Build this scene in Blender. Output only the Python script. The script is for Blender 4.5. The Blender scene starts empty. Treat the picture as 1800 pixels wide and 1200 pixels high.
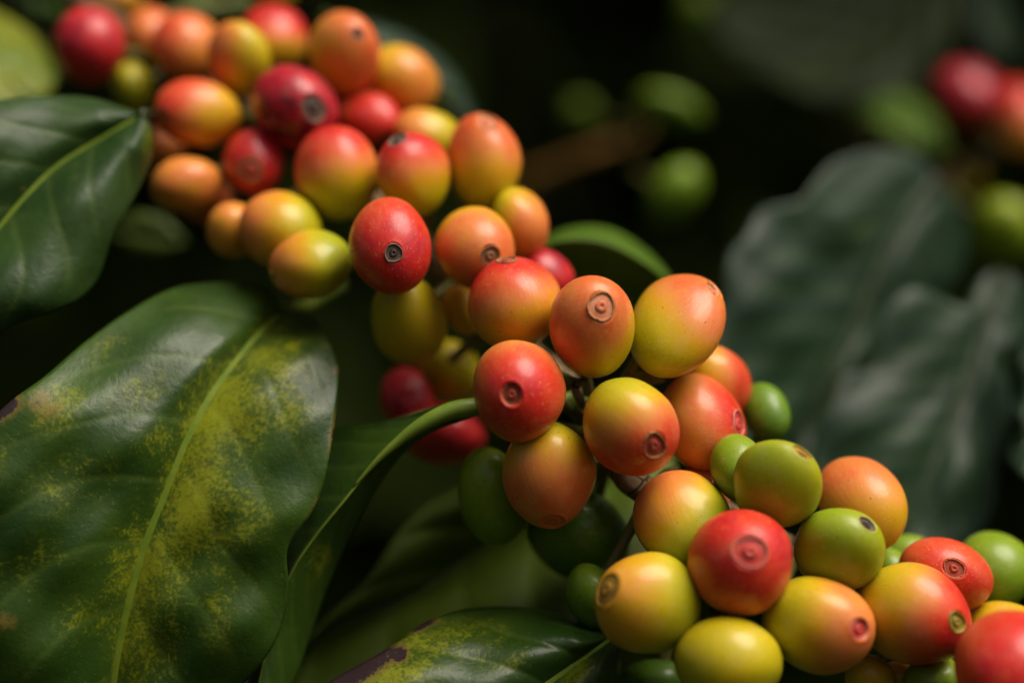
import bpy, math, random
import numpy as np
from mathutils import Vector

# ------------------------------------------------------------------ camera, sky, sun, exposure
SC = bpy.context.scene
COL = SC.collection
D = 0.35                      # metres from the lens to the plane in focus
S = 0.17 / 1800.0             # metres per photograph pixel on that plane
HC = 1.2                      # height of the lens above the soil

cd = bpy.data.cameras.new('camera')
cam = bpy.data.objects.new('camera', cd)
COL.objects.link(cam)
cam.location = (0, 0, HC)
cam.rotation_euler = (math.radians(90), 0, 0)
cd.sensor_width = 36
cd.lens = 36 * D / 0.17
cd.clip_start = 0.02
cd.clip_end = 400
cd.dof.use_dof = True
cd.dof.focus_distance = D - 0.004
cd.dof.aperture_fstop = 4.1
SC.camera = cam

SUN_EL, SUN_AZ = 61.0, 58.0   # elevation; degrees to the right of straight behind the camera
w = bpy.data.worlds.new('World')
SC.world = w
w.use_nodes = True
wn = w.node_tree
wn.nodes.clear()
sky = wn.nodes.new('ShaderNodeTexSky')
sky.sky_type = 'NISHITA'
sky.sun_disc = False
sky.sun_elevation = math.radians(SUN_EL)
sky.sun_rotation = math.radians(180 - SUN_AZ)
sky.air_density = 0.45
sky.dust_density = 9.0
sky.ozone_density = 0.3
bg = wn.nodes.new('ShaderNodeBackground')
bg.inputs['Strength'].default_value = 0.072
wo = wn.nodes.new('ShaderNodeOutputWorld')
wn.links.new(sky.outputs[0], bg.inputs[0])
wn.links.new(bg.outputs[0], wo.inputs[0])

sd = bpy.data.lights.new('sun', 'SUN')
sd.energy = 2.75
sd.angle = math.radians(44)
sd.color = (1.0, 0.92, 0.80)
sun = bpy.data.objects.new('sun', sd)
COL.objects.link(sun)
_e, _a = math.radians(SUN_EL), math.radians(SUN_AZ)
to_sun = Vector((math.sin(_a) * math.cos(_e), -math.cos(_a) * math.cos(_e), math.sin(_e)))
sun.rotation_euler = to_sun.to_track_quat('Z', 'Y').to_euler()
sun.location = Vector((0, D, HC)) + to_sun * 3

SC.view_settings.view_transform = 'Standard'
SC.view_settings.look = 'None'
SC.view_settings.exposure = 0.42
SC.view_settings.gamma = 1.0
SC.render.engine = 'CYCLES'
SC.cycles.use_denoising = True
SC.cycles.max_bounces = 8
SC.cycles.sample_clamp_indirect = 4.0

rng = np.random.default_rng(7)
random.seed(7)

# ------------------------------------------------------------------ helpers
def W(px, py, z):
    """photograph pixel + millimetres behind the focus plane -> metres"""
    d = D + z * 0.001
    return np.array([(px - 900) * S * d / D, d, HC + (600 - py) * S * d / D])

def tag(o, label=None, cat=None, group=None, kind=None):
    for k, v in (('label', label), ('category', cat), ('group', group), ('kind', kind)):
        if v:
            o[k] = v
    return o

def empty(name, loc):
    o = bpy.data.objects.new(name, None)
    o.empty_display_size = 0.01
    o.location = loc
    COL.objects.link(o)
    return o

WORLDLOC = {}
def make_obj(name, verts, faces, mats, parent=None, origin=None, smooth=True, attrs=None):
    """verts in world metres; linked as ONE mesh object whose origin is given"""
    verts = np.asarray(verts, dtype=np.float64)
    origin = np.array(verts.mean(0) if origin is None else origin, dtype=np.float64)
    me = bpy.data.meshes.new(name)
    me.from_pydata((verts - origin).tolist(), [], faces)
    if not isinstance(mats, (list, tuple)):
        mats = [mats]
    for m in mats:
        me.materials.append(m)
    if smooth:
        me.polygons.foreach_set('use_smooth', [True] * len(me.polygons))
    for an, av in (attrs or {}).items():
        av = np.asarray(av, dtype=np.float32)
        if av.ndim == 1:
            a = me.attributes.new(an, 'FLOAT', 'POINT')
            a.data.foreach_set('value', av)
        else:
            a = me.attributes.new(an, 'FLOAT_VECTOR', 'POINT')
            a.data.foreach_set('vector', av.ravel())
    me.update()
    o = bpy.data.objects.new(name, me)
    COL.objects.link(o)
    WORLDLOC[o.name] = origin
    if parent is not None:
        o.parent = parent
        pl = WORLDLOC.get(parent.name)
        if pl is None:
            pl = np.array(parent.location)
        o.location = origin - pl
    else:
        o.location = origin
    return o

def smooth(e0, e1, x):
    t = np.clip((x - e0) / (e1 - e0), 0, 1)
    return t * t * (3 - 2 * t)

def catmull(pts, n):
    """n points spread by arc length over a Catmull-Rom curve through pts (k x 3)"""
    p = np.asarray(pts, dtype=np.float64)
    ext = np.vstack([2 * p[0] - p[1], p, 2 * p[-1] - p[-2]])
    out = []
    for i in range(len(p) - 1):
        p0, p1, p2, p3 = ext[i], ext[i + 1], ext[i + 2], ext[i + 3]
        t = np.linspace(0, 1, 24, endpoint=False)[:, None]
        out.append(0.5 * (2 * p1 + (p2 - p0) * t + (2 * p0 - 5 * p1 + 4 * p2 - p3) * t ** 2 + (3 * p1 - p0 - 3 * p2 + p3) * t ** 3))
    q = np.vstack(out + [p[-1:]])
    s = np.r_[0, np.cumsum(np.linalg.norm(np.diff(q[:, :2], axis=0), axis=1) + 1e-6)]
    s /= s[-1]
    u = np.linspace(0, 1, n)
    return np.stack([np.interp(u, s, q[:, k]) for k in range(q.shape[1])], 1)

def tube_geo(path, radii, nseg=10, squash=None, cap=True):
    """path (n x 3 metres), radii (n); squash = (normals n x 3, factor)"""
    path = np.asarray(path, float)
    n = len(path)
    tan = np.gradient(path, axis=0)
    tan /= np.linalg.norm(tan, axis=1)[:, None] + 1e-12
    ref = np.array([0.0, 1.0, 0.15]) if squash is None else None
    V = []
    for i in range(n):
        nn = (ref if squash is None else squash[0][i]).copy()
        nn = nn - tan[i] * nn.dot(tan[i])
        nn /= np.linalg.norm(nn) + 1e-12
        b = np.cross(tan[i], nn)
        f = 1.0 if squash is None else squash[1]
        for k in range(nseg):
            a = 2 * math.pi * k / nseg
            V.append(path[i] + radii[i] * (math.cos(a) * b + math.sin(a) * nn * f))
    F = []
    for i in range(n - 1):
        for k in range(nseg):
            k2 = (k + 1) % nseg
            F.append((i * nseg + k, i * nseg + k2, (i + 1) * nseg + k2, (i + 1) * nseg + k))
    if cap:
        F.append(tuple(range(nseg - 1, -1, -1)))
        F.append(tuple((n - 1) * nseg + k for k in range(nseg)))
    return np.array(V), F

# ------------------------------------------------------------------ materials
class NT:
    def __init__(self, name):
        self.m = bpy.data.materials.new(name)
        self.m.use_nodes = True
        self.t = self.m.node_tree
        self.t.nodes.clear()
        self.out = self.t.nodes.new('ShaderNodeOutputMaterial')
    def n(self, typ, **kw):
        nd = self.t.nodes.new(typ)
        for k, v in kw.items():
            setattr(nd, k, v)
        return nd
    def set(self, sock, v):
        if isinstance(v, bpy.types.NodeSocket):
            self.t.links.new(v, sock)
        else:
            sock.default_value = v
    def math(self, op, a, b=None, c=None, clamp=False):
        nd = self.n('ShaderNodeMath', operation=op, use_clamp=clamp)
        for i, v in enumerate((a, b, c)):
            if v is not None:
                self.set(nd.inputs[i], v)
        return nd.outputs[0]
    def vmath(self, op, a, b=None):
        nd = self.n('ShaderNodeVectorMath', operation=op)
        self.set(nd.inputs[0], a)
        if b is not None:
            self.set(nd.inputs[1], b)
        return nd.outputs[0]
    def noise(self, vec, scale, detail=3.0, rough=0.55):
        nd = self.n('ShaderNodeTexNoise')
        if vec is not None:
            self.set(nd.inputs['Vector'], vec)
        nd.inputs['Scale'].default_value = scale
        nd.inputs['Detail'].default_value = detail
        nd.inputs['Roughness'].default_value = rough
        return nd.outputs['Fac']
    def attr(self, name):
        return self.n('ShaderNodeAttribute', attribute_name=name)
    def mix(self, fac, a, b):
        nd = self.n('ShaderNodeMix', data_type='RGBA')
        self.set(nd.inputs['Factor'], fac)
        for s, v in ((nd.inputs['A'], a), (nd.inputs['B'], b)):
            pass
        A = [s for s in nd.inputs if s.name == 'A' and s.type == 'RGBA'][0]
        B = [s for s in nd.inputs if s.name == 'B' and s.type == 'RGBA'][0]
        for s, v in ((A, a), (B, b)):
            if isinstance(v, bpy.types.NodeSocket):
                self.t.links.new(v, s)
            else:
                s.default_value = (*v, 1) if len(v) == 3 else v
        return [s for s in nd.outputs if s.type == 'RGBA'][0]
    def smooth(self, x, e0, e1):
        nd = self.n('ShaderNodeMapRange', interpolation_type='SMOOTHSTEP')
        self.set(nd.inputs['Value'], x)
        nd.inputs['From Min'].default_value = e0
        nd.inputs['From Max'].default_value = e1
        return nd.outputs['Result']
    def ramp(self, fac, stops):
        nd = self.n('ShaderNodeValToRGB')
        cr = nd.color_ramp
        while len(cr.elements) < len(stops):
            cr.elements.new(0.5)
        for e, (p, c) in zip(cr.elements, stops):
            e.position = p
            e.color = (*c, 1)
        self.set(nd.inputs[0], fac)
        return nd.outputs[0]
    def bump(self, h, strength, dist):
        nd = self.n('ShaderNodeBump')
        nd.inputs['Strength'].default_value = strength
        nd.inputs['Distance'].default_value = dist
        self.set(nd.inputs['Height'], h)
        return nd.outputs[0]
    def principled(self, color, rough, normal=None, spec=0.5, sss=0.0, sss_r=None, sss_s=0.003, coat=0.0, coat_r=0.3):
        b = self.n('ShaderNodeBsdfPrincipled')
        self.set(b.inputs['Base Color'], color if isinstance(color, bpy.types.NodeSocket) else (*color, 1))
        self.set(b.inputs['Roughness'], rough)
        b.inputs['Specular IOR Level'].default_value = spec
        if normal is not None:
            self.set(b.inputs['Normal'], normal)
        if sss:
            b.inputs['Subsurface Weight'].default_value = sss
            b.inputs['Subsurface Radius'].default_value = sss_r
            b.inputs['Subsurface Scale'].default_value = sss_s
        if coat:
            b.inputs['Coat Weight'].default_value = coat
            b.inputs['Coat Roughness'].default_value = coat_r
        return b.outputs[0]
    def done(self, sh):
        self.t.links.new(sh, self.out.inputs[0])
        return self.m

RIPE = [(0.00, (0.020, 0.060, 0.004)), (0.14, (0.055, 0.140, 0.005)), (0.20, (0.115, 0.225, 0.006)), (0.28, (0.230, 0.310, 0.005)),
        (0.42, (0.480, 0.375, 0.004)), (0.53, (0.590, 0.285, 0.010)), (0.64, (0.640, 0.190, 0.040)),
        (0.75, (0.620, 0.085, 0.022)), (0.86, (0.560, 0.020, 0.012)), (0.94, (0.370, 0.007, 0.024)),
        (1.00, (0.060, 0.004, 0.008))]

def mat_cherry():
    g = NT('cherry_skin')
    rip = g.attr('ripe').outputs['Fac']
    unit = g.attr('unit').outputs['Vector']
    rnd = g.n('ShaderNodeObjectInfo').outputs['Random']
    off = g.n('ShaderNodeCombineXYZ')
    for i in range(3):
        g.set(off.inputs[i], g.math('MULTIPLY', rnd, 37.0 + 11 * i))
    u = g.vmath('ADD', unit, off.outputs[0])
    # broad blotches
    n1 = g.noise(u, 1.5, 4, 0.62)
    r = g.math('ADD', rip, g.math('MULTIPLY', g.math('SUBTRACT', n1, 0.5), g.math('MULTIPLY_ADD', g.smooth(rip, 0.36, 0.62), 0.22, 0.04)))
    # fine streaks that run along the meridians towards the scar
    sep = g.n('ShaderNodeSeparateXYZ')
    g.set(sep.inputs[0], unit)
    flat = g.n('ShaderNodeCombineXYZ')
    g.set(flat.inputs[0], sep.outputs[0])
    g.set(flat.inputs[1], sep.outputs[1])
    nrm = g.vmath('NORMALIZE', flat.outputs[0])
    mer = g.n('ShaderNodeVectorMath', operation='SCALE')
    g.set(mer.inputs[0], nrm)
    mer.inputs['Scale'].default_value = 9.0
    mz = g.n('ShaderNodeCombineXYZ')
    g.set(mz.inputs[2], g.math('MULTIPLY', sep.outputs[2], 1.3))
    mv = g.vmath('ADD', g.vmath('ADD', mer.outputs[0], mz.outputs[0]), off.outputs[0])
    st = g.noise(mv, 1.8, 4, 0.6)
    r = g.math('ADD', r, g.math('MULTIPLY', g.math('SUBTRACT', st, 0.5), g.math('MULTIPLY_ADD', g.smooth(rip, 0.36, 0.60), 0.09, 0.02)))
    col = g.ramp(r, RIPE)
    # waxy pale bloom in soft patches
    bl = g.smooth(g.noise(u, 2.6, 2), 0.50, 0.72)
    col = g.mix(g.math('MULTIPLY', bl, 0.06), col, (0.62, 0.42, 0.30))
    # tiny pale flecks and a few dark specks
    fl = g.smooth(g.noise(u, 24.0, 2, 0.5), 0.63, 0.70)
    col = g.mix(g.math('MULTIPLY', fl, 0.46), col, (0.60, 0.42, 0.16))
    dk = g.smooth(g.noise(g.vmath('ADD', u, (5.3, 1.7, 9.1)), 15.0, 1, 0.4), 0.735, 0.775)
    col = g.mix(g.math('MULTIPLY', dk, 0.65), col, (0.10, 0.05, 0.015))
    fine = g.noise(u, 60.0, 2)
    h = g.math('ADD', g.math('MULTIPLY', fine, 0.3), st)
    nb = g.bump(h, 0.13, 0.0004)
    ro = g.math('ADD', 0.26, g.math('ADD', g.math('MULTIPLY', g.noise(u, 7.0, 3), 0.12), g.math('MULTIPLY', st, 0.22)))
    return g.done(g.principled(col, ro, nb, spec=0.26, sss=0.15, sss_r=(1.0, 0.35, 0.08), sss_s=0.0016, coat=0.30, coat_r=0.17))

def mat_plain(name, c1, c2, scale, rough=0.6, bump=0.3, dist=0.0003, spec=0.3, dots=None):
    g = NT(name)
    tc = g.n('ShaderNodeTexCoord').outputs['Object']
    n = g.noise(tc, scale, 4, 0.6)
    col = g.mix(g.smooth(n, 0.35, 0.65), c1, c2)
    if dots:
        d = g.smooth(g.noise(tc, scale * 1.7, 2, 0.5), 0.54, 0.62)
        col = g.mix(d, col, dots)
    nb = g.bump(n, bump, dist)
    return g.done(g.principled(col, rough, nb, spec=spec))

def mat_leaf(name, dark, light, yellow=(0.23, 0.25, 0.006), brown=(0.028, 0.015, 0.016), vein=(0.17, 0.24, 0.04),
             rough=0.38, transl=0.10, spec=0.34, scale=1.0):
    g = NT(name)
    tc = g.n('ShaderNodeTexCoord').outputs['Object']
    n1 = g.noise(tc, 55 * scale, 4)
    col = g.mix(g.smooth(n1, 0.3, 0.7), dark, light)
    # yellow mottling: mask from the leaf, broken up by fine cellular noise
    ye = g.attr('yel').outputs['Fac']
    n2 = g.noise(tc, 420 * scale, 5, 0.68)
    n3 = g.noise(tc, 120 * scale, 3, 0.6)
    brk = g.math('ADD', g.math('MULTIPLY', g.math('SUBTRACT', n2, 0.5), 1.7), g.math('ADD', g.math('MULTIPLY', g.math('SUBTRACT', n3, 0.5), 1.2), g.math('MULTIPLY', g.math('SUBTRACT', g.noise(tc, 1700 * scale, 3, 0.6), 0.5), 1.5)))
    ym = g.smooth(g.math('ADD', ye, g.math('MULTIPLY', brk, g.smooth(ye, 0.0, 0.35))), 0.20, 0.95)
    soft = g.smooth(g.math('ADD', ye, g.math('MULTIPLY', g.math('SUBTRACT', n3, 0.5), 0.5)), 0.10, 0.95)
    col = g.mix(g.math('ADD', g.math('MULTIPLY', soft, 0.26), g.math('MULTIPLY', ym, 0.58)), col, yellow)
    # veins
    ve = g.attr('vein').outputs['Fac']
    col = g.mix(g.math('MULTIPLY', ve, 0.13), col, vein)
    # dead brown margins
    ne = g.attr('nec').outputs['Fac']
    nn = g.math('ADD', ne, g.math('MULTIPLY', g.math('MULTIPLY', brk, 0.30), g.smooth(ne, 0.02, 0.3)))
    halo = g.smooth(nn, 0.15, 0.42)
    col = g.mix(g.math('MULTIPLY', halo, 0.60), col, (0.17, 0.11, 0.02))
    col = g.mix(g.smooth(nn, 0.42, 0.56), col, brown)
    # pale pin-prick cells
    fl = g.smooth(g.noise(tc, 1500 * scale, 2, 0.5), 0.66, 0.74)
    col = g.mix(g.math('MULTIPLY', fl, 0.22), col, (0.20, 0.24, 0.08))
    net = g.n('ShaderNodeTexVoronoi', feature='DISTANCE_TO_EDGE')
    g.set(net.inputs['Vector'], g.vmath('ADD', tc, g.vmath('MULTIPLY', g.n('ShaderNodeTexNoise').outputs['Color'], (0.002, 0.002, 0.002))))
    net.inputs['Scale'].default_value = 520 * scale
    nv = g.smooth(net.outputs['Distance'], 0.0, 0.10)
    h = g.math('ADD', g.math('ADD', g.math('MULTIPLY', g.noise(tc, 900 * scale, 3), 0.35), g.noise(tc, 170 * scale, 3)), g.math('MULTIPLY', nv, 0.035))
    nb = g.bump(h, 0.25, 0.0009)
    ro = g.math('ADD', rough - 0.10, g.math('MULTIPLY', g.noise(tc, 95 * scale, 4), 0.22))
    sh = g.principled(col, ro, nb, spec=spec)
    tr = g.n('ShaderNodeBsdfTranslucent')
    g.set(tr.inputs['Color'], g.mix(0.5, col, (0.10, 0.16, 0.01)))
    mx = g.n('ShaderNodeMixShader')
    mx.inputs[0].default_value = transl
    g.t.links.new(sh, mx.inputs[1])
    g.t.links.new(tr.outputs[0], mx.inputs[2])
    return g.done(mx.outputs[0])

def mat_bark():
    g = NT('branch_bark')
    tc = g.n('ShaderNodeTexCoord').outputs['Object']
    n = g.noise(tc, 240, 5, 0.65)
    col = g.ramp(n, [(0.25, (0.060, 0.034, 0.014)), (0.50, (0.150, 0.100, 0.045)), (0.75, (0.21, 0.155, 0.085))])
    cr = g.n('ShaderNodeTexVoronoi', feature='DISTANCE_TO_EDGE')
    g.set(cr.inputs['Vector'], tc)
    cr.inputs['Scale'].default_value = 260
    ck = g.smooth(cr.outputs['Distance'], 0.0, 0.06)
    col = g.mix(ck, (0.015, 0.010, 0.006), col)
    nb = g.bump(g.math('ADD', n, ck), 0.6, 0.0006)
    return g.done(g.principled(col, 0.75, nb, spec=0.25))

M_CHERRY = mat_cherry()
M_BARK = mat_bark()
M_STALK = mat_plain('stalk_green', (0.085, 0.11, 0.015), (0.13, 0.10, 0.03), 400, 0.5)
M_BRACT = mat_plain('bract_olive', (0.16, 0.17, 0.03), (0.10, 0.07, 0.025), 300, 0.55)
M_RIM = mat_plain('scar_rim_cork', (0.42, 0.22, 0.08), (0.34, 0.15, 0.045), 1500, 0.75, dots=(0.10, 0.045, 0.012))
SCARS = {
    'red': mat_plain('scar_red', (0.30, 0.035, 0.018), (0.36, 0.075, 0.035), 1200, 0.55),
    'rose': mat_plain('scar_rose', (0.42, 0.035, 0.026), (0.48, 0.06, 0.04), 1200, 0.5),
    'tan': mat_plain('scar_tan', (0.56, 0.16, 0.065), (0.50, 0.23, 0.12), 1500, 0.6),
    'grey': mat_plain('scar_grey', (0.075, 0.050, 0.035), (0.15, 0.10, 0.075), 900, 0.75),
    'olive': mat_plain('scar_olive', (0.20, 0.17, 0.02), (0.28, 0.20, 0.025), 1100, 0.5),
    'amber': mat_plain('scar_amber', (0.36, 0.19, 0.010), (0.28, 0.13, 0.012), 1100, 0.5),
    'umber': mat_plain('scar_umber', (0.17, 0.075, 0.030), (0.24, 0.11, 0.045), 1100, 0.6),
    'brown': mat_plain('scar_brown', (0.22, 0.12, 0.015), (0.30, 0.17, 0.02), 1100, 0.55),
}
SCARS_RIM = {'umber': mat_plain('scar_rim_umber', (0.26, 0.12, 0.05), (0.14, 0.065, 0.025), 1100, 0.65), 'rose': mat_plain('scar_rim_rose', (0.50, 0.17, 0.12), (0.44, 0.12, 0.08), 1200, 0.55),
             'olive': mat_plain('scar_rim_green', (0.30, 0.27, 0.04), (0.22, 0.20, 0.03), 1100, 0.5),
             'amber': mat_plain('scar_rim_lime', (0.34, 0.33, 0.03), (0.30, 0.28, 0.03), 1100, 0.5),
             'brown': mat_plain('scar_rim_amber', (0.36, 0.22, 0.02), (0.24, 0.12, 0.012), 1100, 0.6),
             'grey': mat_plain('scar_rim_pale', (0.22, 0.16, 0.11), (0.12, 0.085, 0.05), 900, 0.7)}
SCARS_NUB = {'tan': mat_plain('nub_orange', (0.56, 0.13, 0.055), (0.50, 0.17, 0.08), 1200, 0.5), 'red': SCARS['red'], 'grey': mat_plain('nub_dark', (0.020, 0.014, 0.010), (0.07, 0.045, 0.03), 900, 0.7)}

M_LEAF_MAIN = mat_leaf('leaf_green', (0.014, 0.042, 0.004), (0.036, 0.076, 0.006))
M_LEAF_DEEP = mat_leaf('leaf_deep_green', (0.015, 0.040, 0.008), (0.030, 0.066, 0.011), rough=0.43, spec=0.25)
M_LEAF_YELLOW = mat_leaf('leaf_yellow_green', (0.12, 0.18, 0.012), (0.20, 0.22, 0.012), rough=0.42, transl=0.25)
M_LEAF_FRESH = mat_leaf('leaf_fresh_green', (0.060, 0.125, 0.008), (0.090, 0.165, 0.012), rough=0.42, transl=0.2)
M_LEAF_OLIVE = mat_leaf('leaf_olive_green', (0.046, 0.082, 0.004), (0.066, 0.100, 0.006), rough=0.5, spec=0.25)
M_SHADE = mat_leaf('leaf_painted_shade', (0.007, 0.014, 0.003), (0.013, 0.022, 0.005), rough=0.6, spec=0.12, scale=0.6, transl=0.05)  # darkened greens stand in for the shade on the big top right leaf
M_LEAF_GREY = mat_leaf('leaf_dull_green', (0.008, 0.024, 0.011), (0.016, 0.040, 0.017), rough=0.46, scale=0.6, spec=0.28)
M_UNDER = mat_leaf('leaf_underside', (0.035, 0.055, 0.007), (0.050, 0.070, 0.010), rough=0.55, transl=0.12, spec=0.3)
M_EDGE = mat_plain('leaf_margin', (0.20, 0.25, 0.05), (0.28, 0.27, 0.08), 300, 0.5)
M_MIDRIB = mat_plain('midrib_green', (0.090, 0.145, 0.008), (0.130, 0.180, 0.012), 200, 0.62, bump=0.2, spec=0.15)
M_MIDRIB_DARK = mat_plain('midrib_dull', (0.016, 0.028, 0.009), (0.024, 0.038, 0.012), 200, 0.5, bump=0.2)
M_PETIOLE = mat_plain('petiole_green', (0.12, 0.19, 0.016), (0.17, 0.23, 0.028), 160, 0.42, bump=0.2)

# ------------------------------------------------------------------ ground and the shaded shrub behind
def ground():
    xs = np.linspace(-1, 1, 61)
    xs = np.sign(xs) * np.abs(xs) ** 2.2 * 60
    ys = np.r_[-40, -20, -10, -5, np.linspace(-3, 3, 25), np.linspace(3.4, 12, 30), 16, 24, 40, 60]
    X, Y = np.meshgrid(xs, ys)
    Z = 0.42 * np.clip(Y - 2.2, 0, None) ** 1.15 * smooth(0, 2, Y - 2.0)  # bank rising behind, added to stop light from the horizon
    Z += 0.03 * np.sin(X * 3.1 + 1) * np.cos(Y * 2.7) + 0.015 * np.sin(X * 9 + Y * 7)
    V = np.stack([X.ravel(), Y.ravel(), Z.ravel()], 1)
    nx = len(xs)
    F = [(j * nx + i, j * nx + i + 1, (j + 1) * nx + i + 1, (j + 1) * nx + i) for j in range(len(ys) - 1) for i in range(nx - 1)]
    m = mat_plain('soil', (0.009, 0.009, 0.004), (0.018, 0.016, 0.007), 14, 0.95, bump=0.8, dist=0.02, spec=0.1)
    o = make_obj('ground', V, F, m, origin=(0, 0, 0))
    tag(o, kind='structure')
ground()

def foliage(name, n, box, seed, mat, size=(0.07, 0.13), face=None):
    r = np.random.default_rng(seed)
    nu, nv = 6, 3
    V, F = [], []
    for k in range(n):
        c = np.array([r.uniform(*box[0]), r.uniform(*box[1]), r.uniform(*box[2])])
        L = r.uniform(*size)
        Wd = L * r.uniform(0.34, 0.44)
        ax = r.normal(size=3)
        ax[2] = -abs(ax[2]) * 0.6 - 0.2
        ax /= np.linalg.norm(ax)
        up = np.array([0, -0.5, 1.0]) + r.normal(size=3) * 0.5
        if face is not None:
            up = np.array(face) + r.normal(size=3) * 0.45
        sd_ = np.cross(ax, up)
        sd_ /= np.linalg.norm(sd_) + 1e-9
        nn = np.cross(sd_, ax)
        base = len(V)
        droop = r.uniform(0.05, 0.3) * L
        for i in range(nu + 1):
            t = i / nu
            wdt = Wd * 0.5 * math.sin(math.pi * min(1, 0.04 + t * 0.96) ** 0.85) * (1 if t < 1 else 0.02)
            for j in range(nv):
                s = j - 1
                p = c + ax * L * (t - 0.5) + sd_ * wdt * s + nn * (0.12 * Wd * abs(s) - droop * (t - 0.3) ** 2 + 0.03 * Wd * math.sin(9 * t + s))
                V.append(p)
        for i in range(nu):
            for j in range(nv - 1):
                a = base + i * nv + j
                F.append((a, a + 1, a + nv + 1, a + nv))
    nV = len(V)
    o = make_obj(name, V, F, mat, origin=(0, D, HC), attrs={'yel': np.zeros(nV), 'nec': np.zeros(nV), 'vein': np.zeros(nV)})
    tag(o, kind='stuff')
    return o

M_FOL = mat_leaf('foliage_green', (0.030, 0.052, 0.004), (0.056, 0.080, 0.008), rough=0.6, spec=0.12, scale=0.3, transl=0.05)
fo = foliage('background_foliage', 5200, ((-1.4, 1.4), (0.80, 1.6), (0.70, 1.70)), 3, M_FOL, size=(0.09, 0.15), face=(0.1, -0.8, 0.5))
tag(fo, 'dense dark mass of coffee leaves deep in the shade behind the fruit', 'foliage')
fo = foliage('added_shade_canopy', 2000, ((-0.9, 1.3), (0.50, 1.5), (HC + 0.18, HC + 0.75)), 5, M_FOL)  # canopy added overhead so that the background falls dark
tag(fo, 'dark leaves added above the background to keep it in shade', 'foliage')
fo = foliage('added_shade_foliage', 2600, ((-0.8, 0.8), (-0.10, 1.0), (0.45, HC - 0.20)), 9, M_FOL)  # added below the frame to darken the undersides of the cherries
tag(fo, 'dark leaves added out of view below the fruiting branch to cut light from underneath', 'foliage')

# ------------------------------------------------------------------ branches
def branch_curve(pts, n):
    q = catmull(pts, n)
    return np.array([W(*p) for p in q])

def stem_mesh(name, path, radii, mat, parent, seed, knots=()):
    n = len(path)
    r = np.random.default_rng(seed)
    rad = np.asarray(radii) * (1 + 0.06 * r.normal(size=n))
    t = np.linspace(0, 1, n)
    for kt, ka in knots:
        rad = rad * (1 + ka * np.exp(-((t - kt) / 0.012) ** 2))
    V, F = tube_geo(path, rad, 16)
    V = V + r.normal(size=V.shape) * rad.mean() * 0.03
    return make_obj(name, V, F, mat, parent)

BR_PTS = [(2050, 1330, -6), (1800, 1200, 4), (1560, 1060, 10), (1330, 940, 12), (1125, 856, 5), (1030, 715, 17), (935, 625, 29),
          (770, 455, 31), (620, 330, 39), (460, 215, 52), (270, 90, 72), (80, -40, 100), (-200, -200, 140)]
BR = branch_curve(BR_PTS, 220)
main_branch = empty('coffee_branch', BR[0])
tag(main_branch, 'brown woody branch in sharp focus crossing diagonally under the cherries, bearing the left hand leaves', 'branch')
stem_mesh('stem', BR, np.linspace(0.0030, 0.0021, 220), M_BARK, main_branch, 1, knots=[(0.33, 0.45), (0.43, 0.4), (0.56, 0.4), (0.68, 0.4)])

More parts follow.
